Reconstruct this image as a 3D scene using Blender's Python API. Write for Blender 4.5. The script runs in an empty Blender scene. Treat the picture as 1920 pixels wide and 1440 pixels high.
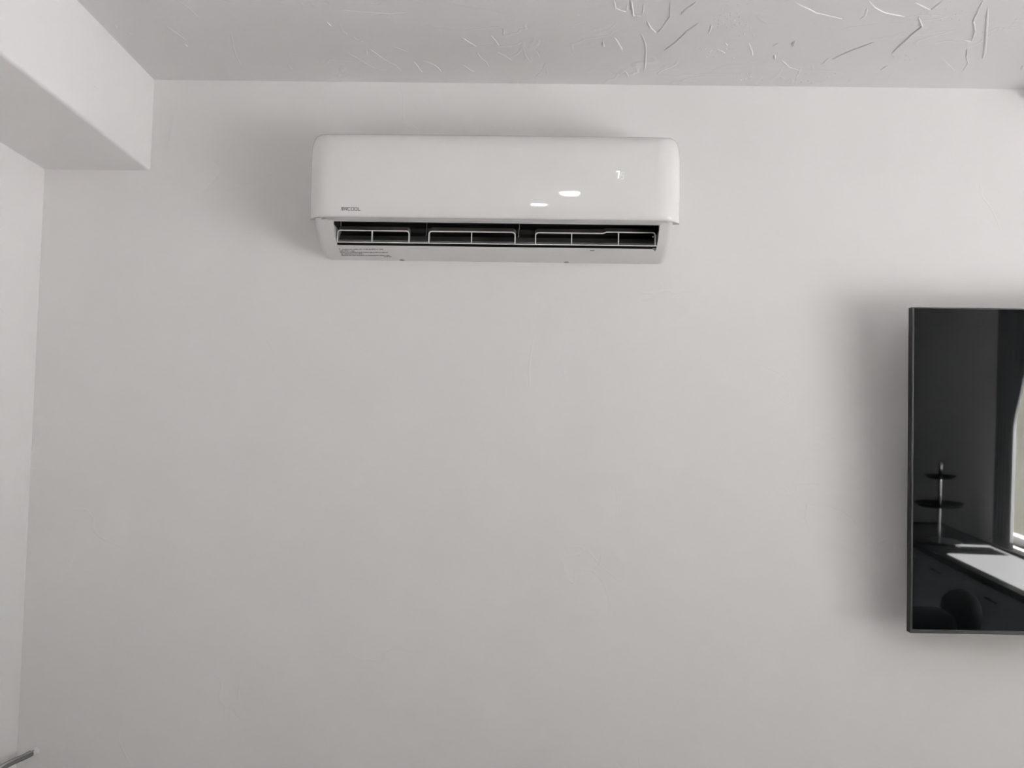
import bpy, bmesh, math, random
from mathutils import Vector, Matrix
random.seed(7)
sc = bpy.context.scene
COL = sc.collection
V = Vector

# ------------------------------------------------------------------ camera
CAM = V((0.0, -2.67, 1.64))
F_PX = 2049.94
yaw, pitch, roll = math.radians(-0.7777), math.radians(4.20036), math.radians(0.87676)
fw = V((math.sin(yaw)*math.cos(pitch), math.cos(yaw)*math.cos(pitch), math.sin(pitch)))
r0 = V((math.cos(yaw), -math.sin(yaw), 0.0)); u0 = r0.cross(fw)
rt = math.cos(roll)*r0 + math.sin(roll)*u0
up = -math.sin(roll)*r0 + math.cos(roll)*u0
cd = bpy.data.cameras.new('camera'); cam = bpy.data.objects.new('camera', cd); COL.objects.link(cam)
cd.sensor_fit = 'HORIZONTAL'; cd.sensor_width = 36.0; cd.lens = F_PX/1920.0*36.0
cd.clip_start = 0.05
m = Matrix((rt, up, -fw)).transposed().to_4x4(); m.translation = CAM
cam.matrix_world = m
sc.camera = cam

# ------------------------------------------------------------------ world, sun, window light, exposure
wd = bpy.data.worlds.new('world'); sc.world = wd; wd.use_nodes = True
bg = wd.node_tree.nodes['Background']
bg.inputs['Color'].default_value = (0.86, 0.93, 1.0, 1); bg.inputs['Strength'].default_value = 2.2

sd = bpy.data.lights.new('sun', 'SUN'); sun = bpy.data.objects.new('sun', sd); COL.objects.link(sun)
sd.energy = 250.0; sd.angle = math.radians(0.6); sd.color = (1.0, 0.975, 0.985)
sun.rotation_euler = (-V((0.40, 0.05, 0.92))).to_track_quat('-Z', 'Y').to_euler()

pd = bpy.data.lights.new('window_portal', 'AREA'); po = bpy.data.objects.new('window_portal', pd); COL.objects.link(po)
pd.shape = 'RECTANGLE'; pd.size = 3.17; pd.size_y = 1.23
po.matrix_world = Matrix(((0, 0, 1, 3.03), (1, 0, 0, -2.835), (0, 1, 0, 1.405), (0, 0, 0, 1)))
pd.cycles.is_portal = True

sc.view_settings.view_transform = 'Standard'; sc.view_settings.look = 'None'
sc.view_settings.gamma = 1.0; sc.view_settings.use_curve_mapping = False
sc.view_settings.exposure = 0.45
try:
    sc.cycles.use_denoising = True
    sc.cycles.max_bounces = 12; sc.cycles.diffuse_bounces = 8
except Exception:
    pass

# ------------------------------------------------------------------ helpers
def mat(name, col, rough=0.5, metal=0.0, spec=0.5, ior=None, emis=None, es=0.0):
    mm = bpy.data.materials.new(name); mm.use_nodes = True
    b = mm.node_tree.nodes['Principled BSDF']
    b.inputs['Base Color'].default_value = (*col, 1); b.inputs['Roughness'].default_value = rough
    b.inputs['Metallic'].default_value = metal; b.inputs['Specular IOR Level'].default_value = spec
    if ior: b.inputs['IOR'].default_value = ior
    if emis:
        b.inputs['Emission Color'].default_value = (*emis, 1); b.inputs['Emission Strength'].default_value = es
    return mm

def add_bump(mm, scale, strength, dist, detail=3.0, kind='NOISE', extra=None):
    nt = mm.node_tree; b = nt.nodes['Principled BSDF']
    tc = nt.nodes.new('ShaderNodeTexCoord')
    n = nt.nodes.new('ShaderNodeTexNoise'); n.inputs['Scale'].default_value = scale; n.inputs['Detail'].default_value = detail
    nt.links.new(tc.outputs['Object'], n.inputs['Vector'])
    h = n.outputs['Fac']
    if extra:
        # trowelled lines: thin ridges along a level line of a warped noise, broken up by a second noise
        n2 = nt.nodes.new('ShaderNodeTexNoise'); n2.inputs['Scale'].default_value = extra[0]; n2.inputs['Detail'].default_value = 2.5
        n2.inputs['Distortion'].default_value = 0.6
        nt.links.new(tc.outputs['Object'], n2.inputs['Vector'])
        s = nt.nodes.new('ShaderNodeMath'); s.operation = 'SUBTRACT'; s.inputs[1].default_value = 0.5
        a = nt.nodes.new('ShaderNodeMath'); a.operation = 'ABSOLUTE'
        nt.links.new(n2.outputs['Fac'], s.inputs[0]); nt.links.new(s.outputs[0], a.inputs[0])
        rp = nt.nodes.new('ShaderNodeMapRange'); rp.inputs['From Min'].default_value = 0.0; rp.inputs['From Max'].default_value = extra[1]
        rp.inputs['To Min'].default_value = 1.0; rp.inputs['To Max'].default_value = 0.0
        nt.links.new(a.outputs[0], rp.inputs['Value'])
        n3 = nt.nodes.new('ShaderNodeTexNoise'); n3.inputs['Scale'].default_value = extra[2]; n3.inputs['Detail'].default_value = 1.0
        mp = nt.nodes.new('ShaderNodeVectorMath'); mp.operation = 'ADD'; mp.inputs[1].default_value = (3.1, 7.7, 1.3)
        nt.links.new(tc.outputs['Object'], mp.inputs[0]); nt.links.new(mp.outputs[0], n3.inputs['Vector'])
        r3 = nt.nodes.new('ShaderNodeMapRange'); r3.inputs['From Min'].default_value = extra[3]; r3.inputs['From Max'].default_value = extra[3]+0.06
        nt.links.new(n3.outputs['Fac'], r3.inputs['Value'])
        mu = nt.nodes.new('ShaderNodeMath'); mu.operation = 'MULTIPLY'
        nt.links.new(rp.outputs[0], mu.inputs[0]); nt.links.new(r3.outputs[0], mu.inputs[1])
        ad = nt.nodes.new('ShaderNodeMath'); ad.operation = 'MULTIPLY_ADD'; ad.inputs[1].default_value = extra[4]
        nt.links.new(mu.outputs[0], ad.inputs[0]); nt.links.new(h, ad.inputs[2]); h = ad.outputs[0]
    bp = nt.nodes.new('ShaderNodeBump'); bp.inputs['Strength'].default_value = strength; bp.inputs['Distance'].default_value = dist
    nt.links.new(h, bp.inputs['Height']); nt.links.new(bp.outputs['Normal'], b.inputs['Normal'])
    return mm

def tag(o, label=None, cat=None, group=None, kind=None):
    for k, v in (('label', label), ('category', cat), ('group', group), ('kind', kind)):
        if v: o[k] = v
    return o

ORIG = {}
def obj(name, verts, faces, m, parent=None, smooth=False, mats=None, fm=None):
    """one mesh object; VERTS in world coordinates"""
    org = V((0, 0, 0))
    p = parent
    while p is not None:
        org = org + p.location; p = p.parent
    me = bpy.data.meshes.new(name)
    me.from_pydata([tuple(V(v)-org) for v in verts], [], faces); me.update()
    bm = bmesh.new(); bm.from_mesh(me); bmesh.ops.recalc_face_normals(bm, faces=bm.faces); bm.to_mesh(me); bm.free()
    me.materials.append(m)
    if smooth:
        for p_ in me.polygons: p_.use_smooth = True
        try: me.set_sharp_from_angle(angle=math.radians(35))
        except Exception: pass
    o = bpy.data.objects.new(name, me); COL.objects.link(o)
    if parent: o.parent = parent
    return o

def thing(name, loc, label, cat, group=None):
    o = bpy.data.objects.new(name, None); COL.objects.link(o); o.location = loc; o.empty_display_size = 0.1
    return tag(o, label, cat, group)

class MB:
    def __init__(s): s.v = []; s.f = []
    def add(s, v, f):
        k = len(s.v); s.v += [V(p) for p in v]; s.f += [tuple(i+k for i in q) for q in f]; return s
    def box(s, x0, x1, y0, y1, z0, z1):
        v = [(x, y, z) for x in (x0, x1) for y in (y0, y1) for z in (z0, z1)]
        return s.add(v, [(0, 1, 3, 2), (4, 6, 7, 5), (0, 4, 5, 1), (2, 3, 7, 6), (0, 2, 6, 4), (1, 5, 7, 3)])
    def prism(s, poly, x0, x1):
        """poly = (y, z) outline extruded along x"""
        n = len(poly)
        v = [(x0, y, z) for y, z in poly] + [(x1, y, z) for y, z in poly]
        f = [tuple(range(n)), tuple(range(2*n-1, n-1, -1))] + [(i, (i+1) % n, n+(i+1) % n, n+i) for i in range(n)]
        return s.add(v, f)
    def tube(s, pts, rad, n=8, cap=True, flat=1.0):
        pts = [V(p) for p in pts]; rings = []
        for i, p in enumerate(pts):
            d = (pts[min(i+1, len(pts)-1)] - pts[max(i-1, 0)]).normalized()
            a = d.cross(V((0, 0, 1)));
            if a.length < 1e-3: a = d.cross(V((0, 1, 0)))
            a.normalize(); b = d.cross(a)
            rr = rad[i] if isinstance(rad, (list, tuple)) else rad
            rings.append([p + rr*(math.cos(t)*a + flat*math.sin(t)*b) for t in [2*math.pi*k/n for k in range(n)]])
        v = [q for r_ in rings for q in r_]; f = []
        for i in range(len(pts)-1):
            for k in range(n): f.append((i*n+k, i*n+(k+1) % n, (i+1)*n+(k+1) % n, (i+1)*n+k))
        if cap: f += [tuple(range(n)), tuple(range(len(v)-1, len(v)-n-1, -1))]
        return s.add(v, f)
    def lathe(s, c, prof, n=32):
        """prof = (radius, height) about a vertical axis at c"""
        c = V(c); v = []; f = []
        for r_, h in prof:
            for k in range(n):
                t = 2*math.pi*k/n; v.append(c+V((r_*math.cos(t), r_*math.sin(t), h)))
        for i in range(len(prof)-1):
            for k in range(n): f.append((i*n+k, i*n+(k+1) % n, (i+1)*n+(k+1) % n, (i+1)*n+k))
        f += [tuple(range(n)), tuple(range(len(v)-1, len(v)-n-1, -1))]
        return s.add(v, f)
    def build(s, name, m, parent=None, smooth=False): return obj(name, s.v, s.f, m, parent, smooth)

def pix(px, py, axis, val):
    """point where the sight line of a photograph position meets an axis plane: used once, to measure positions in the room"""
    d = fw*F_PX + rt*(px-960) - up*(py-720); t = (val-CAM[axis])/d[axis]
    return CAM + d*t

# ------------------------------------------------------------------ materials
M = {}
M['wall'] = add_bump(mat('wall paint', (0.80, 0.79, 0.785), 0.75, spec=0.25), 9.0, 0.25, 0.004, 4.0, extra=(5.0, 0.012, 2.6, 0.56, 0.35))
M['ceil'] = add_bump(mat('ceiling paint', (0.75, 0.745, 0.745), 0.8, spec=0.2), 14.0, 0.35, 0.004, 4.0, extra=(5.5, 0.018, 2.2, 0.47, 0.55))
M['ridge'] = mat('ceiling plaster', (0.75, 0.745, 0.745), 0.75, spec=0.2)
M['wridge'] = mat('wall plaster', (0.80, 0.79, 0.785), 0.7, spec=0.25)
M['floor'] = mat('floor', (0.20, 0.17, 0.15), 0.5)
M['stone'] = mat('dark grey stone', (0.082, 0.084, 0.084), 0.4)
M['gloss'] = mat('white glossy plastic', (0.80, 0.80, 0.785), 0.035, spec=0.5)
M['ledge'] = mat('pale grey plastic', (0.58, 0.58, 0.57), 0.4)
M['tab_shade'] = mat('grey tab shade', (0.17, 0.17, 0.16), 0.45)  # dark tone painting the outlet's shade onto the white louver tabs
M['shell'] = mat('white satin plastic', (0.74, 0.74, 0.725), 0.38)
M['dark'] = mat('dark duct plastic', (0.008, 0.008, 0.009), 0.6, spec=0.2)
M['duct'] = mat('grey duct plastic', (0.10, 0.10, 0.10), 0.5)
M['clip'] = mat('grey clip plastic', (0.30, 0.30, 0.30), 0.5)
M['ink'] = mat('grey print', (0.10, 0.10, 0.105), 0.6)
M['ink2'] = mat('pale grey print', (0.22, 0.22, 0.23), 0.6)
M['led'] = mat('lit digit', (0.9, 0.9, 0.9), 0.5, emis=(1, 1, 0.98), es=1.0)
M['led2'] = mat('dim digit', (0.85, 0.85, 0.85), 0.5, emis=(1, 1, 1), es=0.12)
M['tvb'] = mat('black plastic', (0.006, 0.0065, 0.007), 0.4, spec=0.18)
M['bezel'] = mat('grey edge', (0.022, 0.024, 0.025), 0.35)
M['edge'] = mat('dark edge', (0.014, 0.016, 0.018), 0.4)
M['screen'] = mat('dark screen glass', (0.0022, 0.0028, 0.0030), 0.02, spec=0.5, ior=1.72)
M['cable'] = mat('grey cable jacket', (0.15, 0.155, 0.155), 0.18)
M['white'] = mat('white counter', (0.86, 0.86, 0.85), 0.35)
M['cab'] = mat('light grey cabinet', (0.55, 0.59, 0.64), 0.5)
M['frame'] = mat('window frame', (0.5, 0.5, 0.48), 0.4)
M['drape'] = mat('grey drape', (0.16, 0.165, 0.165), 0.9)
M['chrome'] = mat('chrome', (0.8, 0.8, 0.82), 0.08, metal=1.0)
M['blk'] = mat('black cloth', (0.010, 0.010, 0.012), 0.9)
M['hair'] = mat('black hair', (0.006, 0.006, 0.006), 0.6)
M['skin'] = mat('skin', (0.35, 0.20, 0.14), 0.5)
gm = bpy.data.materials.new('window glass'); gm.use_nodes = True; nt = gm.node_tree; nt.nodes.clear()
o_ = nt.nodes.new('ShaderNodeOutputMaterial'); mx = nt.nodes.new('ShaderNodeMixShader'); tr = nt.nodes.new('ShaderNodeBsdfTransparent')
gl = nt.nodes.new('ShaderNodeBsdfGlossy'); gl.inputs['Roughness'].default_value = 0.02; mx.inputs[0].default_value = 0.05
nt.links.new(tr.outputs[0], mx.inputs[1]); nt.links.new(gl.outputs[0], mx.inputs[2]); nt.links.new(mx.outputs[0], o_.inputs[0])
M['glass'] = gm

# ------------------------------------------------------------------ room shell
XL, XR, YB, ZC = -1.212, 2.93, -6.0, 2.589
XS, ZS = -0.9465, 2.357
T = 0.12
def struct(o): return tag(o, kind='structure')
struct(MB().box(XL-T, XR+T, YB-T, T, -T, 0).build('floor', M['floor']))
ceiling = struct(MB().box(XL-T, XR+T, YB-T, T, ZC, ZC+T).build('ceiling', M['ceil']))
wall_back = struct(MB().box(XL-T, XR+T, 0, T, 0, ZC).build('wall_back', M['wall']))
struct(MB().box(XL-T, XL, YB, 0, 0, ZC).build('wall_left', M['wall']))
struct(MB().box(XL-T, XR+T, YB-T, YB, 0, ZC).build('wall_rear', mat('taupe wall paint', (0.22, 0.21, 0.20), 0.8)))
WY0, WY1, WZ0, WZ1 = -4.42, -1.25, 0.79, 2.02
b = MB(); b.box(XR, XR+T, YB, WY0, 0, ZC).box(XR, XR+T, WY1, 0, 0, ZC).box(XR, XR+T, WY0, WY1, 0, WZ0).box(XR, XR+T, WY0, WY1, WZ1, ZC)
struct(b.build('wall_right', M['wall']))
# boxed-in beam along the left wall, with a softly rounded lower edge
rr = 0.008
poly = [(XL, ZC), (XL, ZS), (XS-rr, ZS)] + [(XS-rr+rr*math.sin(a), ZS+rr-rr*math.cos(a)) for a in (0.4, 0.8, 1.2)] + [(XS, ZS+rr), (XS, ZC)]
n = len(poly)
v = [(x, 0, z) for x, z in poly] + [(x, YB, z) for x, z in poly]
struct(obj('trim_1', v, [tuple(range(n)), tuple(range(2*n-1, n-1, -1))] + [(i, (i+1) % n, n+(i+1) % n, n+i) for i in range(n)], M['wall'], smooth=True))
# unseen box added beyond the right edge of the view to darken the corner
struct(MB().box(1.262, 1.45, -1.2, 0, ZC-0.05, ZC).build('corner_shade_box', M['wall']))
# window in the right-hand wall
w1 = bpy.data.objects.new('window_1', None); COL.objects.link(w1); w1.location = (XR+0.06, -2.91, WZ0); w1['kind'] = 'structure'
b = MB(); fx0, fx1 = XR+0.03, XR+0.08
for (y0, y1, z0, z1) in ((WY0, WY1, WZ0, WZ0+.05), (WY0, WY1, WZ1-.05, WZ1), (WY0, WY0+.05, WZ0+.05, WZ1-.05), (WY1-.05, WY1, WZ0+.05, WZ1-.05), (-2.93, -2.89, WZ0+.05, WZ1-.05)):
    b.box(fx0, fx1, y0, y1, z0, z1)
b.build('window_frame', M['frame'], w1)
for y0, y1 in ((WY0+.05, -2.93), (-2.89, WY1-.05)):
    MB().box(XR+0.052, XR+0.058, y0, y1, WZ0+.05, WZ1-.05).build('pane', M['glass'], w1)
MB().box(XR-0.03, XR+0.03, WY0, WY1, WZ0-.03, WZ0).build('window_sill', M['frame'], w1)

# sunny paved yard outside the window
struct(MB().box(XR+T, 42, -30, 26, -.25, -.15).build('ground', mat('pale paving', (0.62, 0.612, 0.614), 0.9)))

# cream wing of the house that closes the yard at its far side
struct(MB().box(XR+T+.02, 9.0, -6.7, -6.4, -.2, 3.0).build('wall_outside', mat('cream stucco', (0.12, 0.12, 0.098), 0.9)))

# trowel ridges in the ceiling plaster, each a low half-round bead where the photograph shows one
def bead(mb, pts, w, h, nrm, side):
    P = [V(p) for p in pts]; n = len(P); base = len(mb.v); k = 4
    for i, p in enumerate(P):
        d = (P[min(i+1, n-1)]-P[max(i-1, 0)]).normalized(); a = d.cross(nrm).normalized()
        tt = 1.0 if 0 < i < n-1 else 0.25
        for j in range(k+1):
            th = math.pi*j/k
            mb.v.append(p + a*(w*tt*math.cos(th)) + nrm*(h*tt*math.sin(th)))
    for i in range(n-1):
        for j in range(k):
            q = base+i*(k+1)+j; mb.f.append((q, q+1, q+k+2, q+k+1))
def curve_px(pts, axis, val, sub=3, jit=0.5):
    out = []
    for i in range(len(pts)-1):
        for s in range(sub):
            t = s/sub
            out.append((pts[i][0]*(1-t)+pts[i+1][0]*t+random.uniform(-jit, jit), pts[i][1]*(1-t)+pts[i+1][1]*t+random.uniform(-jit, jit)))
    out.append(pts[-1])
    return [pix(x, y, axis, val) for x, y in out]
CEIL_LINES = [
 [(433, 60), (437, 85), (443, 105), (452, 122)], [(536, 98), (545, 104)], [(540, 122), (549, 131)], [(613, 0), (623, 12)], [(588, 0), (600, 8)], [(560, 3), (572, 9)],
 [(635, 18), (680, 22), (735, 25), (765, 23)], [(612, 40), (622, 50)], [(636, 42), (640, 55), (652, 66)], [(660, 68), (672, 76), (682, 77)],
 [(690, 90), (705, 100), (720, 112), (740, 121), (753, 133)], [(686, 92), (689, 106)], [(650, 98), (680, 115), (700, 127), (725, 132)], [(735, 86), (765, 97)],
 [(782, 39), (810, 49), (835, 55)], [(775, 114), (785, 128), (792, 136)], [(790, 112), (815, 122), (828, 135)], [(866, 70), (880, 80), (895, 88)],
 [(893, 96), (900, 107), (912, 116), (917, 128)], [(920, 65), (928, 75), (936, 86)], [(980, 88), (985, 105), (996, 118)], [(1000, 92), (1008, 100), (1012, 110)],
 [(930, 96), (945, 104), (962, 114)], [(1025, 115), (1018, 130), (1003, 146)], [(1080, 25), (1087, 29)], [(1024, 122), (1027, 143)], [(866, 120), (880, 130), (890, 134)],
 [(1151, 0), (1154, 15), (1165, 20), (1174, 22)], [(1176, 8), (1175, 20)], [(1183, 0), (1186, 15), (1188, 29), (1203, 30)], [(1208, 5), (1204, 28)],
 [(1258, 0), (1256, 30), (1245, 48), (1232, 62)], [(1213, 38), (1220, 52), (1231, 62)], [(1305, 3), (1285, 17), (1276, 27)], [(1310, 42), (1290, 58), (1265, 80), (1245, 95)],
 [(1201, 62), (1210, 82), (1211, 100), (1208, 135)], [(1152, 70), (1160, 82), (1167, 95)], [(1172, 133), (1179, 145)], [(1130, 76), (1133, 88)],
 [(1335, 45), (1328, 64)], [(1404, 80), (1410, 95), (1412, 105)], [(1344, 92), (1352, 95), (1360, 100)], [(1360, 80), (1364, 86)], [(1452, 101), (1453, 112)],
 [(1490, 5), (1510, 14), (1530, 24), (1560, 31), (1580, 35)], [(1628, 0), (1640, 14), (1660, 24), (1697, 31)], [(1626, 14), (1622, 30), (1612, 36)],
 [(1722, 32), (1729, 48), (1710, 64), (1690, 82), (1672, 100)], [(1672, 102), (1676, 110)], [(1665, 122), (1650, 132)],
 [(1843, 0), (1832, 25), (1825, 40), (1829, 58), (1822, 76)], [(1822, 78), (1808, 75)], [(1852, 12), (1850, 60), (1847, 95), (1842, 110)], [(1767, 110), (1778, 122), (1790, 133)],
 [(1813, 90), (1812, 105), (1815, 118), (1804, 136)], [(1914, 130), (1919, 122)], [(1492, 75), (1487, 88)], [(1460, 80), (1448, 86)], [(1640, 78), (1600, 92), (1570, 106), (1560, 112)],
 [(1540, 120), (1555, 108)], [(1465, 112), (1480, 126), (1500, 132)], [(1715, 5), (1745, 18), (1770, 0)], [(240, 60), (250, 66)], [(212, 45), (220, 52)], [(330, 0), (350, 12), (375, 34)],
 [(310, 48), (330, 62), (350, 76)], [(345, 82), (353, 88)], [(415, 0), (423, 4)], [(470, 56), (455, 55)]]
b = MB(); nz = V((0, 0, -1))
for L in CEIL_LINES: bead(b, curve_px(L, 2, ZC+0.0003), random.uniform(0.0016, 0.0030), random.uniform(0.0018, 0.0032)*(.55 if L[0][0] < 1100 else 1.0), nz, 0)
for (cx, cy, rx, ry, k) in ((1365, 40, 38, 26, 46), (1400, 145, 32, 10, 16), (1505, 148, 30, 9, 16), (1430, 150, 50, 8, 12), (1335, 95, 40, 14, 16), (1590, 140, 60, 14, 12), (1750, 30, 60, 24, 16), (1690, 108, 30, 8, 8)):
    for _ in range(k):
        x = cx+random.gauss(0, rx*.5); y = min(cy+random.gauss(0, ry*.5), 155); a = random.uniform(0, math.pi); l = random.uniform(2, 6)
        bead(b, [pix(x, y, 2, ZC+.0003), pix(x+l*.5*math.cos(a)+random.uniform(-1, 1), y+l*.4*math.sin(a), 2, ZC+.0003), pix(x+l*math.cos(a), y+l*.8*math.sin(a), 2, ZC+.0003)], random.uniform(.0014, .0026), random.uniform(.0010, .0018), nz, 0)
tag(b.build('plaster_ridge', M['ridge'], ceiling, smooth=True), kind='stuff')

WALL_LINES = [[(812, 632), (810, 645), (806, 658)], [(1130, 825), (1137, 845)], [(1130, 1030), (1126, 1048), (1121, 1072)], [(945, 1092), (953, 1096), (960, 1098)], [(1017, 1150), (1028, 1154)],
 [(1203, 1149), (1214, 1157)], [(1306, 972), (1316, 980)], [(1086, 925), (1084, 952)], [(1155, 905), (1157, 940), (1156, 1000)], [(1030, 940), (1034, 948)], [(1460, 1060), (1458, 1075)], [(1162, 875), (1170, 885)],
 [(1210, 872), (1203, 884)], [(995, 752), (993, 758)], [(1365, 862), (1370, 876)], [(985, 1020), (984, 1045)], [(1225, 1020), (1226, 1042)], [(1160, 1160), (1162, 1170)], [(1000, 1140), (1002, 1150)],
 [(840, 560), (815, 565)], [(1442, 970), (1444, 985)], [(700, 1010), (703, 1030)], [(560, 930), (558, 950)], [(230, 950), (236, 960)], [(120, 1180), (124, 1190)], [(1190, 905), (1196, 915)]]
b = MB(); ny = V((0, -1, 0))
for L in WALL_LINES: bead(b, curve_px(L, 1, 0.0003, 2, .3), 0.0017, 0.00075, ny, 0)
for (cx, cy, rx, ry, k) in ((1345, 1225, 36, 26, 46), (1365, 1265, 26, 16, 30), (1470, 1240, 26, 20, 24), (970, 770, 16, 14, 14), (1280, 800, 60, 40, 14), (640, 640, 200, 160, 20), (500, 900, 200, 200, 14)):
    for _ in range(k):
        x = cx+random.gauss(0, rx*.5); y = cy+random.gauss(0, ry*.5); a = random.uniform(0, math.pi); l = random.uniform(2, 5)
        if 560 < x < 1290 and 230 < y < 505: continue
        bead(b, [pix(x, y, 1, .0002), pix(x+l*.5*math.cos(a), y+l*.5*math.sin(a), 1, .0002), pix(x+l*math.cos(a), y+l*math.sin(a), 1, .0002)], .0013, .0006, ny, 0)
tag(b.build('plaster_ridge', M['wridge'], wall_back, smooth=True), kind='stuff')

# ------------------------------------------------------------------ air conditioner
AX = -0.081
ac = thing('air_conditioner', (AX, 0, 2.138), 'white split air conditioner with open louver and lit number, high on the wall', 'air conditioner')
BX0, BX1 = -0.500, 0.334          # casing sides
OX0, OX1 = -0.459, 0.305          # outlet opening
under = [(-.165, 2.2), (-.139, 2.1785), (-.11, 2.1635), (-.077, 2.151), (-.031, 2.1425), (-.008, 2.1385), (0, 2.1375)]
TOPZ = 2.404
cheek = [(0, TOPZ), (-.145, TOPZ), (-.160, 2.39), (-.168, 2.30), (-.172, 2.21)] + under
b = MB()
def cheekblock(x0, x1, rx):
    """end block of the casing; the outer lower edge is rounded off by rx"""
    n = len(cheek); v = []; f = []
    cy, cz = -.07, 2.29
    for x, s in ((x0, .955 if rx < 0 else 1), (x0+abs(rx)*.35 if rx < 0 else x0, .985 if rx < 0 else 1), (x0+abs(rx) if rx < 0 else x0, 1), (x1-rx if rx > 0 else x1, 1), (x1-rx*.35 if rx > 0 else x1, .985 if rx > 0 else 1), (x1, .955 if rx > 0 else 1)):
        for y, z in cheek: v.append((x, min(0, y if y > -1e-6 else cy+(y-cy)*s), cz+(z-cz)*s))
    k = 6
    for i in range(k-1):
        for j in range(n): f.append((i*n+j, i*n+(j+1) % n, (i+1)*n+(j+1) % n, (i+1)*n+j))
    f += [tuple(range(n)), tuple(range(k*n-1, (k-1)*n-1, -1))]
    b.add(v, f)
cheekblock(BX0, OX0, -.012); cheekblock(OX1, BX1, .012)
b.prism([(0, TOPZ), (-.145, TOPZ), (-.160, 2.39), (-.168, 2.30), (-.172, 2.21), (-.165, 2.2035), (-.150, 2.2150), (-.10, 2.262), (-.03, 2.262), (-.02, 2.20), (0, 2.20)], OX0, OX1)
casing = b.build('casing', M['shell'], ac, smooth=True)
# lower cover between the outlet and the wall
b = MB(); b.prism([(-.094, 2.1568), (-.077, 2.151), (-.031, 2.1425), (-.008, 2.1385), (0, 2.1375), (0, 2.20), (-.02, 2.20), (-.06, 2.180), (-.088, 2.1615)], OX0, OX1)
lower = b.build('lower_cover', M['shell'], ac, smooth=True)
for x0, x1 in ((OX0-.001, OX0+.0016), (OX1-.0016, OX1+.001)):
    b = MB(); b.prism([(-.164, 2.1990), (-.139, 2.1775), (-.110, 2.1625), (-.095, 2.1567), (-.095, 2.1587), (-.110, 2.1647), (-.139, 2.1800), (-.164, 2.2015)], x0, x1); b.build('opening_edge', M['gloss'], ac)
b = MB(); b.prism([(-.0946, 2.1571), (-.0884, 2.1628), (-.0765, 2.1690), (-.0755, 2.1672), (-.0870, 2.1605), (-.0930, 2.1563)], OX0+.0004, OX1-.0004); b.build('gap_shade', M['dark'], ac)  # black strip painting the shade in the gap below the louver
b = MB(); b.prism([(-.0765, 2.1684), (-.060, 2.1805), (-.052, 2.1885), (-.050, 2.1885), (-.057, 2.179), (-.0755, 2.1672)], OX0+.0004, OX1-.0004)
b.prism([(-.0705, 2.1745), (-.0695, 2.1752), (-.069, 2.1740), (-.070, 2.1732)], OX0+.0004, OX1-.0004)
b.build('duct_floor', M['duct'], ac)
# dark inside of the outlet
b = MB(); X0, X1 = OX0+.0006, OX1-.0006
b.prism([(-.150, 2.2145), (-.10, 2.2615), (-.03, 2.2615), (-.024, 2.20), (-.050, 2.1880), (-.052, 2.1895), (-.036, 2.2), (-.042, 2.25), (-.098, 2.25), (-.146, 2.209)], X0, X1)
b.build('outlet_duct', M['dark'], ac)
MB().box(X0, X0+.0012, -.138, -.06, 2.196, 2.25).build('outlet_side', M['dark'], ac)
MB().box(X1-.0012, X1, -.130, -.055, 2.192, 2.25).build('outlet_side', M['dark'], ac)
# fan drum deep in the outlet
b = MB(); cy, cz, R_ = -.068, 2.224, .019
for k in range(14):
    a = 2*math.pi*k/14; p = (cy+R_*math.cos(a), cz+R_*math.sin(a)); q = (cy+R_*.78*math.cos(a+.25), cz+R_*.78*math.sin(a+.25)); q2 = (cy+R_*.76*math.cos(a+.33), cz+R_*.76*math.sin(a+.33))
    b.prism([p, q, q2], X0+.01, X1-.01)
b.build('fan_drum', M['dark'], ac)
# narrow ledge under the front panel, in three stepped strips that follow the panel's rounded ends
PX, PW = AX, 0.431
def ring(yf, hw, ycut, rx, ry, na=8):
    ry = min(ry, max(ycut-yf-1e-4, 1e-4)); pts = [(PX-hw, ycut), (PX-hw, (ycut+yf+ry)/2)]
    for i in range(na+1):
        a = math.pi/2*i/na; pts.append((PX-hw+rx-rx*math.cos(a), yf+ry-ry*math.sin(a)))
    for i in range(1, 6): pts.append((PX-hw+rx+(2*hw-2*rx)*i/6, yf))
    return pts + [(2*PX-x, y) for x, y in reversed(pts[:na+3])]
def plan_strip(mb, yf, hw, yb, z0, z1, zb0=None, zb1=None):
    P = ring(yf, hw, -.150, .060, .042); n = len(P)
    Q = [(min(max(x, BX0+.001), BX1-.001), max(y, yb) if y < yb else y) for x, y in P]
    zb0 = z0 if zb0 is None else zb0; zb1 = z1 if zb1 is None else zb1
    v = [(x, y, z0) for x, y in P]+[(x, y, z1) for x, y in P]+[(x, y, zb0) for x, y in Q]+[(x, y, zb1) for x, y in Q]
    f = []
    for i in range(n-1):
        f += [(i, i+1, n+i+1, n+i), (2*n+i, 3*n+i, 3*n+i+1, 2*n+i+1), (i, 2*n+i, 2*n+i+1, i+1), (n+i, n+i+1, 3*n+i+1, 3*n+i)]
    f += [(0, n, 3*n, 2*n), (n-1, 3*n-1, 4*n-1, 2*n-1)]
    mb.add(v, f)
for (yf, hw, yb, z0, z1, zb0) in ((-.1862, PW-.0045, -.1795, 2.2046, 2.2080, 2.2030), (-.1782, .4145, -.1715, 2.2030, 2.2070, 2.2012), (-.1705, .410, -.160, 2.2004, 2.2050, 2.1988)):
    b = MB(); plan_strip(b, yf, hw, yb, z0, z1, zb0); b.build('ledge_strip', M['ledge'], ac, smooth=True)
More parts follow.
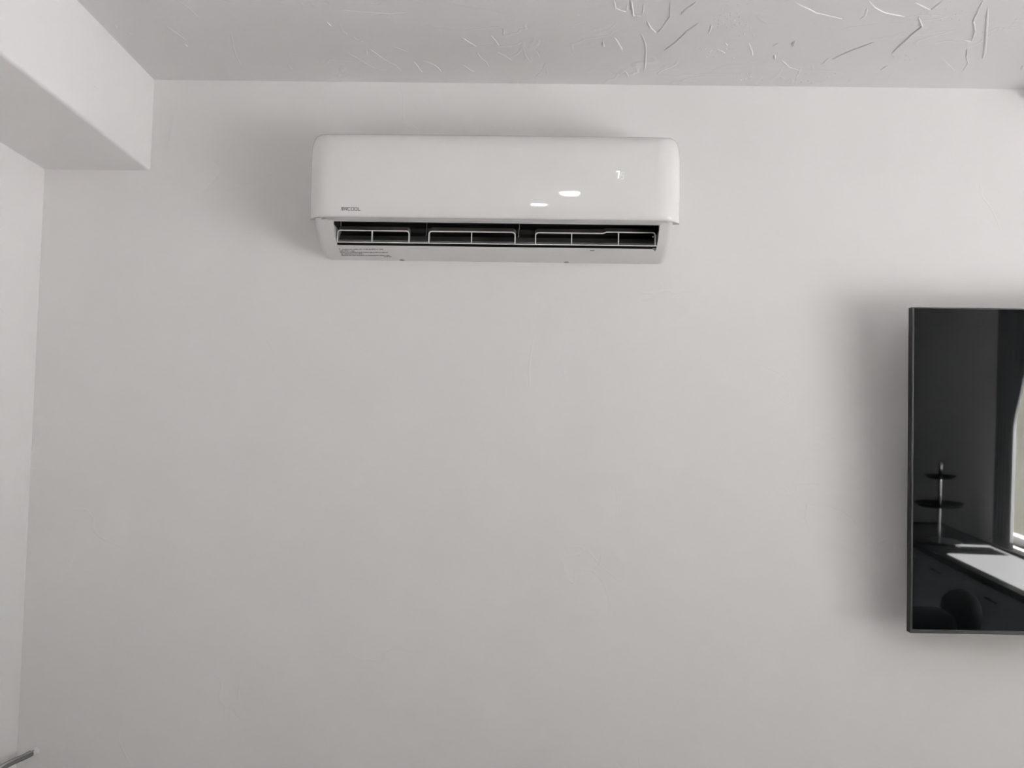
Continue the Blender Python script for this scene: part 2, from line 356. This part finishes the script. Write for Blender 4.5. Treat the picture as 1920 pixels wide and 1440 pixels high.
# glossy front panel, one curved sheet wrapped round the ends and rolled over at the top
prof = [(2.2075, -.1885, .0022), (2.2040, -.1895, .0015), (2.2030, -.1915, .0005), (2.2036, -.1930, 0), (2.2065, -.1952, 0), (2.211, -.1970, 0), (2.218, -.1981, 0), (2.227, -.1988, 0), (2.240, -.1995, 0), (2.258, -.2002, 0), (2.280, -.2004, 0), (2.305, -.2002, 0), (2.330, -.1996, 0), (2.350, -.1984, 0),
        (2.366, -.1965, .0003), (2.378, -.1935, .0012), (2.388, -.1890, .003), (2.396, -.1825, .006), (2.402, -.1740, .0105), (2.406, -.164, .016), (2.4085, -.1525, .022)]
rows = []
for z, yf, dx in prof: rows.append([(x, y, z) for x, y in ring(yf, PW-dx, -.150, .060, .042)])
n = len(rows[0]); v = [p for r_ in rows for p in r_]; f = []
for i in range(len(rows)-1):
    for j in range(n-1): f.append((i*n+j, i*n+j+1, (i+1)*n+j+1, (i+1)*n+j))
k = len(v)
top = rows[-1]; bot = rows[0]
v += [(p[0], -.006, p[2]+.0005) for p in top]; L_ = len(rows)-1
for j in range(n-1): f.append((L_*n+j, L_*n+j+1, k+j+1, k+j))
k2 = len(v); v += [(min(max(x, BX0-.002), BX1+.002), max(y, -.184), z+.002) for x, y, z in bot]
for j in range(n-1): f.append((j+1, j, k2+j, k2+j+1))
# close the side edges back to the casing
for sgn, j in ((0, 0), (1, n-1)):
    kk = len(v); xc = BX0-.0005 if sgn == 0 else BX1+.0005
    v += [(xc, -.149, r_[j][2]) for r_ in rows]
    for i in range(len(rows)-1): f.append((i*n+j, (i+1)*n+j, kk+i+1, kk+i))
panel = obj('front_panel', v, f, M['gloss'], ac, smooth=True)
def panel_y(z):
    for i in range(3, len(prof)-1):
        if prof[i][0] <= z <= prof[i+1][0]:
            t = (z-prof[i][0])/(prof[i+1][0]-prof[i][0]); return prof[i][1]*(1-t)+prof[i+1][1]*t
    return -.2
def strokes(name, segs, w, m, parent, yfun, lift=.0006):
    """flat lettering: each stroke a thin box lying on the surface yfun(z)"""
    b = MB()
    for (x0, z0, x1, z1) in segs:
        d = V((x1-x0, 0, z1-z0)); 
        if d.length < 1e-6: continue
        d.normalize(); p = V((-d.z, 0, d.x))*(w/2); a0 = V((x0, 0, z0))-d*w*.5; a1 = V((x1, 0, z1))+d*w*.5
        vs = []
        for q in (a0+p, a0-p, a1-p, a1+p):
            vs += [(q.x, yfun(q.z)-lift, q.z), (q.x, yfun(q.z)+.0006, q.z)]
        b.add(vs, [(0, 2, 4, 6), (1, 7, 5, 3), (0, 1, 3, 2), (2, 3, 5, 4), (4, 5, 7, 6), (6, 7, 1, 0)])
    return b.build(name, m, parent)
GL = {'M': [(0, 0, 0, 1), (0, 1, .5, 1), (.5, 1, 1, 1), (.5, 0, .5, 1), (1, 0, 1, 1)],
      'R': [(0, 0, 0, 1), (0, 1, 1, 1), (1, 1, 1, .45), (1, .45, .3, .45), (.55, .45, 1, 0)],
      'C': [(1, 1, 0, 1), (0, 1, 0, 0), (0, 0, 1, 0)],
      'O': [(0, 0, 0, 1), (0, 1, 1, 1), (1, 1, 1, 0), (1, 0, 0, 0)],
      'L': [(0, 1, 0, 0), (0, 0, 1, 0)]}
segs = []; x = -.4315; zb = 2.2165; hh = .0062
for ch, wch in zip('MRCOOL', (.0052, .0050, .0054, .0058, .0058, .0050)):
    for (a, c, d, e) in GL[ch]: segs.append((x+a*wch, zb+c*hh, x+d*wch, zb+e*hh))
    x += wch+.0022
tag(strokes('brand_mark', segs, .0011, M['ink'], panel, panel_y), 'small dark grey capital letters')
S7 = {'a': (0, 1, 1, 1), 'b': (1, 1, 1, .5), 'c': (1, .5, 1, 0), 'd': (1, 0, 0, 0), 'e': (0, 0, 0, .5), 'f': (0, .5, 0, 1), 'g': (0, .5, 1, .5)}
def digit(name, which, x0, z0, w, h, m, lw, sl=.16):
    sg = []
    for s in which:
        a, c, d, e = S7[s]; g = .05
        xa, za, xb, zb_ = x0+a*w+sl*c*h, z0+c*h, x0+d*w+sl*e*h, z0+e*h
        dx, dz = xb-xa, zb_-za
        sg.append((xa+dx*g, za+dz*g, xb-dx*g, zb_-dz*g))
    return strokes(name, sg, lw, m, panel, panel_y)
tag(digit('display_digit', 'abc', .1968, 2.2988, .0062, .0150, M['led'], .0017), 'bright white seven')
tag(digit('display_digit', 'afgcd', .2082, 2.2966, .0058, .0150, M['led2'], .0012), 'faint white five')

# louver: a long blade with three upright rounded tabs on its front edge
LY, LZ = -.112, 2.1598
lou = MB(); lou.prism([(LY-.001, LZ-.0012), (LY-.001, LZ+.0012), (LY+.012, LZ+.0052), (LY+.03, LZ+.0098), (LY+.03, LZ+.0082), (LY+.012, LZ+.0034)], OX0+.0035, OX1+.0012)
louver = lou.build('louver', M['gloss'], ac)
H = .0300
def tab_outline(x0, x1, step=None):
    r_ = .0085; out = [(x0, 0.0), (x0, H-r_)]
    for i in range(1, 5): a = math.pi/2*i/4; out.append((x0+r_-r_*math.cos(a), H-r_+r_*math.sin(a)))
    top = H
    if step: out += [(step-.005, H), (step+.004, H+.0032)]; top = H+.0032
    for i in range(0, 5): a = math.pi/2*i/4; out.append((x1-r_+r_*math.sin(a), top-r_+r_*math.cos(a)))
    out += [(x1, 0.0)]
    return out
def make_tab(x0, x1, ribs, step=None):
    P = tab_outline(x0, x1, step); w = .0030; dy, dz = .020, .0125
    cx = (x0+x1)/2
    Q = []
    for i, (x, z) in enumerate(P):          # inner outline: move along the inward normal
        a = P[max(i-1, 0)]; c = P[min(i+1, len(P)-1)]; d = V((c[0]-a[0], c[1]-a[1], 0)).normalized()
        Q.append((x+d.y*w, z-d.x*w))
    n = len(P); b = MB(); f = []
    v = [(x, LY, LZ+z) for x, z in P]+[(x, LY, LZ+z) for x, z in Q]+[(x, LY+dy, LZ+z+dz) for x, z in P]+[(x, LY+dy, LZ+z+dz) for x, z in Q]
    for i in range(n-1):
        f += [(i, i+1, n+i+1, n+i), (2*n+i, 3*n+i, 3*n+i+1, 2*n+i+1), (i, 2*n+i, 2*n+i+1, i+1), (n+i, n+i+1, 3*n+i+1, 3*n+i)]
    f += [(0, n, 3*n, 2*n), (n-1, 3*n-1, 4*n-1, 2*n-1)]
    b.add(v, f)
    t = b.build('louver_tab', M['shell'], louver); t.data.materials.append(M['tab_shade'])
    for p_ in t.data.polygons: p_.material_index = 0 if p_.center.y+ac.location.y < LY+.0005 else 1  # white front rims; depth faces coloured dark as shade inside the outlet
    for x, h in ribs:
        MB().add([(x-.0012, LY+.0004, LZ+.001), (x+.0012, LY+.0004, LZ+.001), (x+.0012, LY+.0004, LZ+h-w*.8), (x-.0012, LY+.0004, LZ+h-w*.8),
                  (x-.0012, LY+.010, LZ+.001), (x+.0012, LY+.010, LZ+.001), (x+.0012, LY+.010, LZ+h-w*.8+.006), (x-.0012, LY+.010, LZ+h-w*.8+.006)],
                 [(0, 1, 2, 3), (4, 7, 6, 5), (0, 4, 5, 1), (1, 5, 6, 2), (2, 6, 7, 3), (3, 7, 4, 0)]).build('louver_rib', M['shell'], louver)
    return t
K = (2.67+LY)/(2.67-.13)
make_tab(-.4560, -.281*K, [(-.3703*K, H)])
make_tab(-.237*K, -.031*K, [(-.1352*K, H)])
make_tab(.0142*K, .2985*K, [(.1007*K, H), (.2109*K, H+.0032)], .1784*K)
for x in (-.2407*K, -.0234*K):
    b = MB(); b.tube([(x+.001, -.135, 2.2085), (x+.001, -.125, 2.199), (x-.0006, -.116, 2.188), (x-.0012, -.110, 2.180)], .0010, 6)
    b.lathe((x-.0012, -.110, 2.1775), [(.0008, 0), (.0019, .001), (.0019, .003), (.0008, .004)], 8)
    b.build('louver_hinge', M['duct'], ac)
MB().lathe((.2945, -.105, 2.1815), [(.0006, 0), (.0020, .001), (.0020, .003), (.0006, .004)], 10).build('louver_pin', M['shell'], ac)
# small clips and marks on the lower cover
def under_z(y):
    for i in range(len(under)-1):
        (y0, z0), (y1, z1) = under[i], under[i+1]
        if y0 <= y <= y1: return z0+(z1-z0)*(y-y0)/(y1-y0)
    return under[-1][1]
for x in (-.312, .0933):
    b = MB(); n = 9; pts = [(x+.009*math.cos(math.pi*i/(n-1)), -.0042*math.sin(math.pi*i/(n-1))) for i in range(n)]
    v = [(px_, -.004, 2.1405+pz) for px_, pz in pts]+[(px_, -.013, 2.1425+pz*.7) for px_, pz in pts]
    b.add(v, [tuple(range(n)), tuple(range(2*n-1, n-1, -1))]+[(i, (i+1) % n, n+(i+1) % n, n+i) for i in range(n)])
    tag(b.build('release_clip', M['clip'], ac), 'small grey clip')
b = MB(); zz = under_z(-.083); b.box(.147, .157, -.0835, -.0815, zz-.0010, zz+.002).build('cover_catch', M['duct'], ac)
MB().add([(.294, -.0945, 2.1558), (.304, -.0945, 2.1558), (.302, -.085, 2.1530), (.294, -.0945, 2.159), (.304, -.0945, 2.159), (.302, -.085, 2.157)],
         [(0, 1, 2), (3, 5, 4), (0, 3, 4, 1), (1, 4, 5, 2), (2, 5, 3, 0)]).build('corner_shadow', M['duct'], ac)  # dark wedge that paints a small triangular shadow at the corner
# printed warning lines, too small to read
b = MB()
for (pxa, pxb, py) in ((635.5, 638.5, 466.8), (641, 719, 467.3), (637, 667, 470.4), (638, 727, 473.2), (639.5, 682, 476.2), (640.5, 731, 479.0), (720, 735, 481.2)):
    x = pxa
    while x < pxb-.6:
        wd_ = min(random.uniform(0.7, 1.5), pxb-x)
        yy0 = None
        for yy in [i*-.001 for i in range(5, 94)]:      # find the cover under this line
            p = pix(x, py, 1, yy)
            if p.z <= under_z(yy)+.0002: yy0 = yy; break
        if yy0 is None: yy0 = -.06
        q0 = pix(x, py, 1, yy0); q1 = pix(x+wd_, py+wd_*.012, 1, yy0)
        hy = .0021+random.choice((0, .0005, .001))
        za, zb_ = under_z(yy0-hy), under_z(yy0+hy)
        b.add([(q0.x, yy0-hy, za-.0004), (q1.x, yy0-hy, za-.0004), (q1.x, yy0+hy, zb_-.0004), (q0.x, yy0+hy, zb_-.0004), (q0.x, yy0-hy, za+.0006), (q1.x, yy0-hy, za+.0006), (q1.x, yy0+hy, zb_+.0006), (q0.x, yy0+hy, zb_+.0006)],
              [(0, 1, 2, 3), (4, 7, 6, 5), (0, 4, 5, 1), (1, 5, 6, 2), (2, 6, 7, 3), (3, 7, 4, 0)])
        x += wd_+random.choice((.3, .35, .4, .4, 1.2))
tag(b.build('warning_print', M['ink2'], lower), 'lines of tiny dark grey print')

# ------------------------------------------------------------------ television
TVX0, TVX1 = 0.8935, 2.195
yb_, zb_, yt_, zt_ = -.100, 1.2655, -.138, 2.0185
tv = thing('television', ((TVX0+TVX1)/2, 0, zb_), 'large black flat television tilted on the white wall at the right edge', 'television')
e_up = V((0, yt_-yb_, zt_-zb_)); Hh = e_up.length; e_up.normalize(); e_n = V((0, -e_up.z, e_up.y)); O_ = V((0, yb_, zb_))
def tvp(x, h, d): return V((x, 0, 0))+O_+e_up*h+e_n*d        # d = distance in front of the screen plane
def tvbox(mb, x0, x1, h0, h1, d0, d1):
    v = [tvp(x, h, d) for x in (x0, x1) for h in (h0, h1) for d in (d0, d1)]
    mb.add(v, [(0, 1, 3, 2), (4, 6, 7, 5), (0, 4, 5, 1), (2, 3, 7, 6), (0, 2, 6, 4), (1, 5, 7, 3)])
b = MB(); tvbox(b, TVX0, TVX1, 0, Hh, -.026, -.0015); b.build('casing', M['tvb'], tv)
b = MB(); tvbox(b, TVX0+.25, TVX1-.25, .10, .55, -.036, -.026); b.build('rear_housing', M['tvb'], tv)
b = MB(); tvbox(b, TVX0+.0045, TVX1-.0045, .0095, Hh-.003, -.0015, -.0003); b.build('screen', M['screen'], tv)
b = MB(); tvbox(b, TVX0, TVX1, .0005, .0090, -.0015, .0012); b.build('bottom_edge', M['bezel'], tv)
for x0, x1 in ((TVX0+.0003, TVX0+.0042), (TVX1-.0042, TVX1-.0003)):
    b = MB(); tvbox(b, x0, x1, .0090, Hh-.0006, -.0015, .0008); b.build('side_edge', M['edge'], tv)
b = MB(); tvbox(b, TVX0+.0042, TVX1-.0042, Hh-.0028, Hh-.0006, -.0015, .0008); b.build('top_edge', M['edge'], tv)
b = MB(); b.box(1.35, 1.75, -.012, 0, 1.45, 1.80); b.box(1.40, 1.44, -.085, -.012, 1.46, 1.78); b.box(1.66, 1.70, -.085, -.012, 1.46, 1.78); b.build('wall_mount', M['tvb'], tv)

# ------------------------------------------------------------------ cable out of the back wall, bottom left
cab = thing('cable', (-1.16, 0, .941), 'thick grey glossy cable coming out of the wall in the bottom left corner', 'cable')
P = [V((-1.168, .004, .9350)), V((-1.170, -.012, .9342)), V((-1.176, -.045, .9325)), V((-1.186, -.085, .9305)), V((-1.192, -.14, .926)), V((-1.194, -.22, .900)), V((-1.190, -.32, .84)), V((-1.19, -.38, .72)), V((-1.19, -.40, .5)), V((-1.19, -.40, .2)), V((-1.19, -.40, .006))]
def spline(P, k=5):
    out = []
    for i in range(len(P)-1):
        a, b_, c, d = P[max(i-1, 0)], P[i], P[i+1], P[min(i+2, len(P)-1)]
        for j in range(k):
            t = j/k; out.append(.5*((2*b_)+(c-a)*t+(2*a-5*b_+4*c-d)*t*t+(3*b_-a-3*c+d)*t**3))
    return out+[P[-1]]
P = spline(P)
b = MB(); b.tube(P, .0072, 14); b.build('jacket', M['cable'], cab, smooth=True)
b = MB(); b.tube([p+V((.0035, -.001, .0055)) for p in P[5:26]], .0024, 8); b.build('cable_highlight', M['clip'], cab, smooth=True)  # paler strip along the upper side, painted in as the cable's highlight
b = MB(); b.tube([V((-1.1655, -.0002, .9362)), V((-1.166, -.003, .936)), V((-1.167, -.006, .9355)), V((-1.169, -.011, .9347)), V((-1.171, -.016, .9340))], [.0100, .0096, .0086, .0080, .0073], 16)
for k in range(9):
    a = k*.7; c = V((-1.1665, -.004, .9355)); rr = .0075
    b.lathe(c+V((rr*math.cos(a), -.002-random.uniform(0, .004), rr*math.sin(a)-.002)), [(.0006, 0), (.0016, .0004), (.0022, .0014), (.0019, .0026), (.0007, .0036)], 10)
tag(b.build('collar', M['wridge'], cab, smooth=True), 'rough white plaster collar')

# ------------------------------------------------------------------ what the screen mirrors: counter, drape, serving stand, seated person
cnt = thing('sideboard', (2.68, -2.9, 0), 'long low pale grey sideboard with a dark stone top, under the window', 'sideboard')
MB().box(2.44, XR-.004, -5.3, -.55, .715, .75).build('top', M['stone'], cnt)
MB().box(2.48, XR-.004, -5.27, -.58, .06, .715).build('carcass', M['cab'], cnt)
for k in range(6):
    y0 = -5.26+k*.778
    d_ = MB().box(2.462, 2.4795, y0+.005, y0+.773, .09, .70).build('cabinet_door', M['cab'], cnt)
    MB().tube([(2.447, y0+.32, .64), (2.447, y0+.46, .64)], .005, 8).box(2.447, 2.463, y0+.332, y0+.338, .637, .643).box(2.447, 2.463, y0+.442, y0+.448, .637, .643).build('handle', M['chrome'], d_)
# tied-back drape at the far end of the window
cu = thing('curtain', (2.88, -4.3, .8), 'dark grey drape tied back at the far end of the window', 'curtain')
v = []; f = []; nu, nv = 40, 24
for j in range(nv+1):
    t = j/nv; z = 2.24-t*1.46
    ye = -3.78-.25*min(1, t/.48)**1.25
    for i in range(nu+1):
        q_ = i/nu; y = -4.30+(ye+4.30)*q_
        v.append((2.872+.016*math.sin(q_*nu*.9)*(.5+.5*t), y, z))
for j in range(nv):
    for i in range(nu): q = j*(nu+1)+i; f.append((q, q+1, q+nu+2, q+nu+1))
c_ = obj('drape', v, f, M['drape'], cu, smooth=True); so = c_.modifiers.new('s', 'SOLIDIFY'); so.thickness = .003
MB().tube([(2.872, -4.45, 2.255), (2.872, -.75, 2.255)], .012, 10).box(2.872, 2.929, -4.42, -4.40, 2.245, 2.265).box(2.872, 2.929, -.82, -.80, 2.245, 2.265).build('rod', M['tvb'], cu)
SX, SY, SZ = 2.60, -4.45, .7505
st = thing('serving_stand', (SX, SY, SZ), 'two tier stand of dark plates on a chrome base, at the end of the sideboard', 'stand')
MB().lathe((SX, SY, SZ), [(.135, 0), (.14, .008), (.11, .02), (.04, .03), (.014, .036)], 32).build('base', M['chrome'], st, smooth=True)
MB().lathe((SX, SY, SZ+.03), [(.011, 0), (.011, .45), (.015, .46), (.004, .48)], 16).build('post', M['chrome'], st, smooth=True)
MB().lathe((SX, SY, SZ+.22), [(.02, 0), (.12, .008), (.15, .03), (.145, .03), (.11, .016), (.02, .010)], 32).build('plate', M['tvb'], st, smooth=True)
MB().lathe((SX, SY, SZ+.40), [(.02, 0), (.07, .006), (.095, .022), (.09, .022), (.06, .012), (.02, .008)], 32).build('plate', M['tvb'], st, smooth=True)

# black sofa with a person sitting in it, seen only in the screen
sf = thing('sofa', (1.55, -2.0, 0), 'low black cloth sofa standing before the counter facing the television', 'sofa')
def soft(mb, name, parent, m, bev=.04):
    o = mb.build(name, m, parent); bv = o.modifiers.new('b', 'BEVEL'); bv.width = bev; bv.segments = 3
    for p_ in o.data.polygons: p_.use_smooth = True
    return o
soft(MB().box(1.12, 2.16, -2.36, -1.66, .10, .33), 'seat', sf, M['blk'])
soft(MB().box(1.06, 2.22, -1.70, -1.54, .10, .70), 'backrest', sf, M['blk'], .05)
soft(MB().box(1.14, 1.62, -1.80, -1.62, .34, .955), 'back_cushion', sf, M['blk'], .05)
soft(MB().box(1.02, 1.13, -2.40, -1.62, .06, .54), 'arm', sf, M['blk'], .03)
soft(MB().box(2.15, 2.26, -2.40, -1.62, .06, .54), 'arm', sf, M['blk'], .03)
for x in (1.08, 2.2):
    for y in (-2.34, -1.6): MB().box(x-.02, x+.02, y-.02, y+.02, 0, .11).build('leg', M['tvb'], sf)
def skin(name, chain, edges, m, parent=None, loc=None, root=0):
    me = bpy.data.meshes.new(name); org = V(loc) if loc else V((0, 0, 0))
    me.from_pydata([tuple(V(c[:3])-org) for c in chain], edges, []); me.materials.append(m)
    o = bpy.data.objects.new(name, me); COL.objects.link(o)
    if parent: o.parent = parent
    else: o.location = org
    s = o.modifiers.new('skin', 'SKIN'); s.use_smooth_shade = True
    for i, c in enumerate(chain):
        d = me.skin_vertices[0].data[i]; d.radius = (c[3], c[4] if len(c) > 4 else c[3]); d.use_root = (i == root)
    u = o.modifiers.new('sub', 'SUBSURF'); u.levels = 2; u.render_levels = 2
    return o
px0, py0 = 1.738, -1.93
def fl(p): return (p[0], 2*py0-p[1], p[2] if p[2] < .44 else .44+(p[2]-.44)*.88)+tuple(p[3:])
def body(g):
    C = [(px0, py0, .44, .13*g), (px0, py0-.04, .58, .13*g), (px0, py0-.06, .74, .125*g), (px0, py0-.03, .82, .050), (px0, py0+.01, .90, .056), (px0, py0+.012, .975, .070), (px0, py0+.005, 1.02, .060)]
    E_ = [(0, 1), (1, 2), (2, 3), (3, 4), (4, 5), (5, 6)]
    for s in (-1, 1):
        k = len(C)
        C += [(px0+s*.15, py0-.05, .765, .058*g), (px0+s*.20, py0-.0, .60, .048*g), (px0+s*.19, py0+.14, .47, .040*g), (px0+s*.11, py0+.30, .455, .030), (px0+s*.10, py0+.36, .455, .034)]
        E_ += [(2, k), (k, k+1), (k+1, k+2), (k+2, k+3), (k+3, k+4)]
        h = k+4
        for q in range(5):
            kk = len(C); x_ = px0+s*(.10+(q-2)*.018); l = (.055, .075, .08, .075, .05)[q]
            C += [(x_, py0+.36+l*.55, .452, .0085), (x_, py0+.36+l, .440, .007)]; E_ += [(h, kk), (kk, kk+1)]
        k = len(C)
        C += [(px0+s*.09, py0+.04, .43, .088*g), (px0+s*.11, py0+.42, .44, .066*g), (px0+s*.11, py0+.48, .10, .042), (px0+s*.11, py0+.52, .045, .040), (px0+s*.12, py0+.66, .036, .034)]
        E_ += [(0, k), (k, k+1), (k+1, k+2), (k+2, k+3), (k+3, k+4)]
    return [fl(c) for c in C], E_
C, E_ = body(1.0)
pers = skin('person', C, E_, M['skin'], None, (px0, py0, .34)); tag(pers, 'person in black clothes with short black hair sitting on the black sofa', 'person')
C2, E2 = body(1.12)
keep = [i for i in range(len(C2)) if i not in (3, 4, 5, 6)]
def sub(C, E, keep):
    mp = {k: i for i, k in enumerate(keep)}
    return [C[k] for k in keep], [(mp[a], mp[b_]) for a, b_ in E if a in mp and b_ in mp]
A_ = len(C2)//2
arm = [0, 1, 2, 7, 8, 9, 10]; s2 = 7+5+10+5
shirt = [0, 1, 2, 7, 8, 9, s2, s2+1, s2+2]; legs = [0, 7+15, 7+16, 7+17, s2+15, s2+16, s2+17]
c3, e3 = sub(C2, E2, shirt); skin('shirt', c3, e3, M['blk'], pers, (px0, py0, .34))
c3, e3 = sub(C2, E2, legs); c3 = [(x, y, z, r_*1.04) for x, y, z, r_ in c3]; skin('trousers', c3, e3, M['blk'], pers, (px0, py0, .34))
b = MB(); hv = []; hf = []; nn = 20
for i in range(10):
    t = i/9*2.35
    for k in range(nn):
        a = 2*math.pi*k/nn; cut = 1.0
        hv.append((px0+.080*math.sin(t)*math.cos(a), py0+.0+.100*math.sin(t)*math.sin(a)-(.012 if math.sin(a) > 0 and i > 4 else 0)*(i-4), .955+(.105 if t < 1.57 else .13)*math.cos(t)))
for i in range(9):
    for k in range(nn):
        if math.sin(2*math.pi*(k+.5)/nn) > .35 and i > 3: continue
        hf.append((i*nn+k, i*nn+(k+1) % nn, (i+1)*nn+(k+1) % nn, (i+1)*nn+k))
b.add([fl(tuple(q)) for q in hv], hf); b.build('hair', M['hair'], pers, smooth=True)
def flb(mb): mb.v = [V(fl(tuple(q))) for q in mb.v]; return mb
for s in (-1, 1):
    flb(MB().lathe((px0+s*.030, py0+.083, .955), [(.002, 0), (.009, .004), (.009, .008), (.002, .012)], 10)).build('eye', M['white'], pers)
    flb(MB().lathe((px0+s*.070, py0+.0, .93), [(.003, 0), (.010, .015), (.012, .04), (.005, .055)], 8)).build('ear', M['skin'], pers, smooth=True)
    flb(MB().tube([(px0+s*.11, py0+.48, .055), (px0+s*.115, py0+.56, .052), (px0+s*.12, py0+.68, .04)], [.054, .050, .036], 12)).build('shoe', M['tvb'], pers, smooth=True)
flb(MB().tube([(px0, py0+.082, .965), (px0, py0+.105, .935), (px0, py0+.086, .925)], [.006, .013, .009], 8)).build('nose', M['skin'], pers, smooth=True)
flb(MB().tube([(px0-.022, py0+.078, .90), (px0, py0+.086, .90), (px0+.022, py0+.078, .90)], [.002, .005, .002], 8)).build('mouth', M['skin'], pers, smooth=True)

# two small dome lights on the ceiling; their mirror images are the bright marks on the front panel
M['lens'] = mat('lit lamp lens', (0.9, 0.9, 0.9), 0.4, emis=(1, 1, 0.97), es=40.0)
for x, y, lab in ((.147, -1.68, 'small lit dome light on the ceiling nearest to the air conditioner'), (.044, -2.80, 'small lit dome light on the ceiling farther from the air conditioner')):
    cl = thing('ceiling_light', (x, y, ZC), lab, 'ceiling light', 'small dome lights in a row on the ceiling')
    b = MB(); n = 24; v = []; f = []
    for r_, z in ((.036, ZC-.0005), (.050, ZC-.0005), (.050, ZC-.004), (.044, ZC-.007), (.036, ZC-.005)):
        v += [(x+r_*math.cos(2*math.pi*k/n), y+r_*math.sin(2*math.pi*k/n), z) for k in range(n)]
    for i in range(5):
        for k in range(n): f.append((i*n+k, i*n+(k+1) % n, ((i+1) % 5)*n+(k+1) % n, ((i+1) % 5)*n+k))
    b.add(v, f); b.build('trim_ring', M['frame'], cl, smooth=True)
    MB().lathe((x, y, ZC-.050), [(.003, 0), (.012, .0015), (.021, .006), (.0285, .014), (.0335, .026), (.0355, .040), (.0355, .0495)], 28).build('lens', M['lens'], cl, smooth=True)
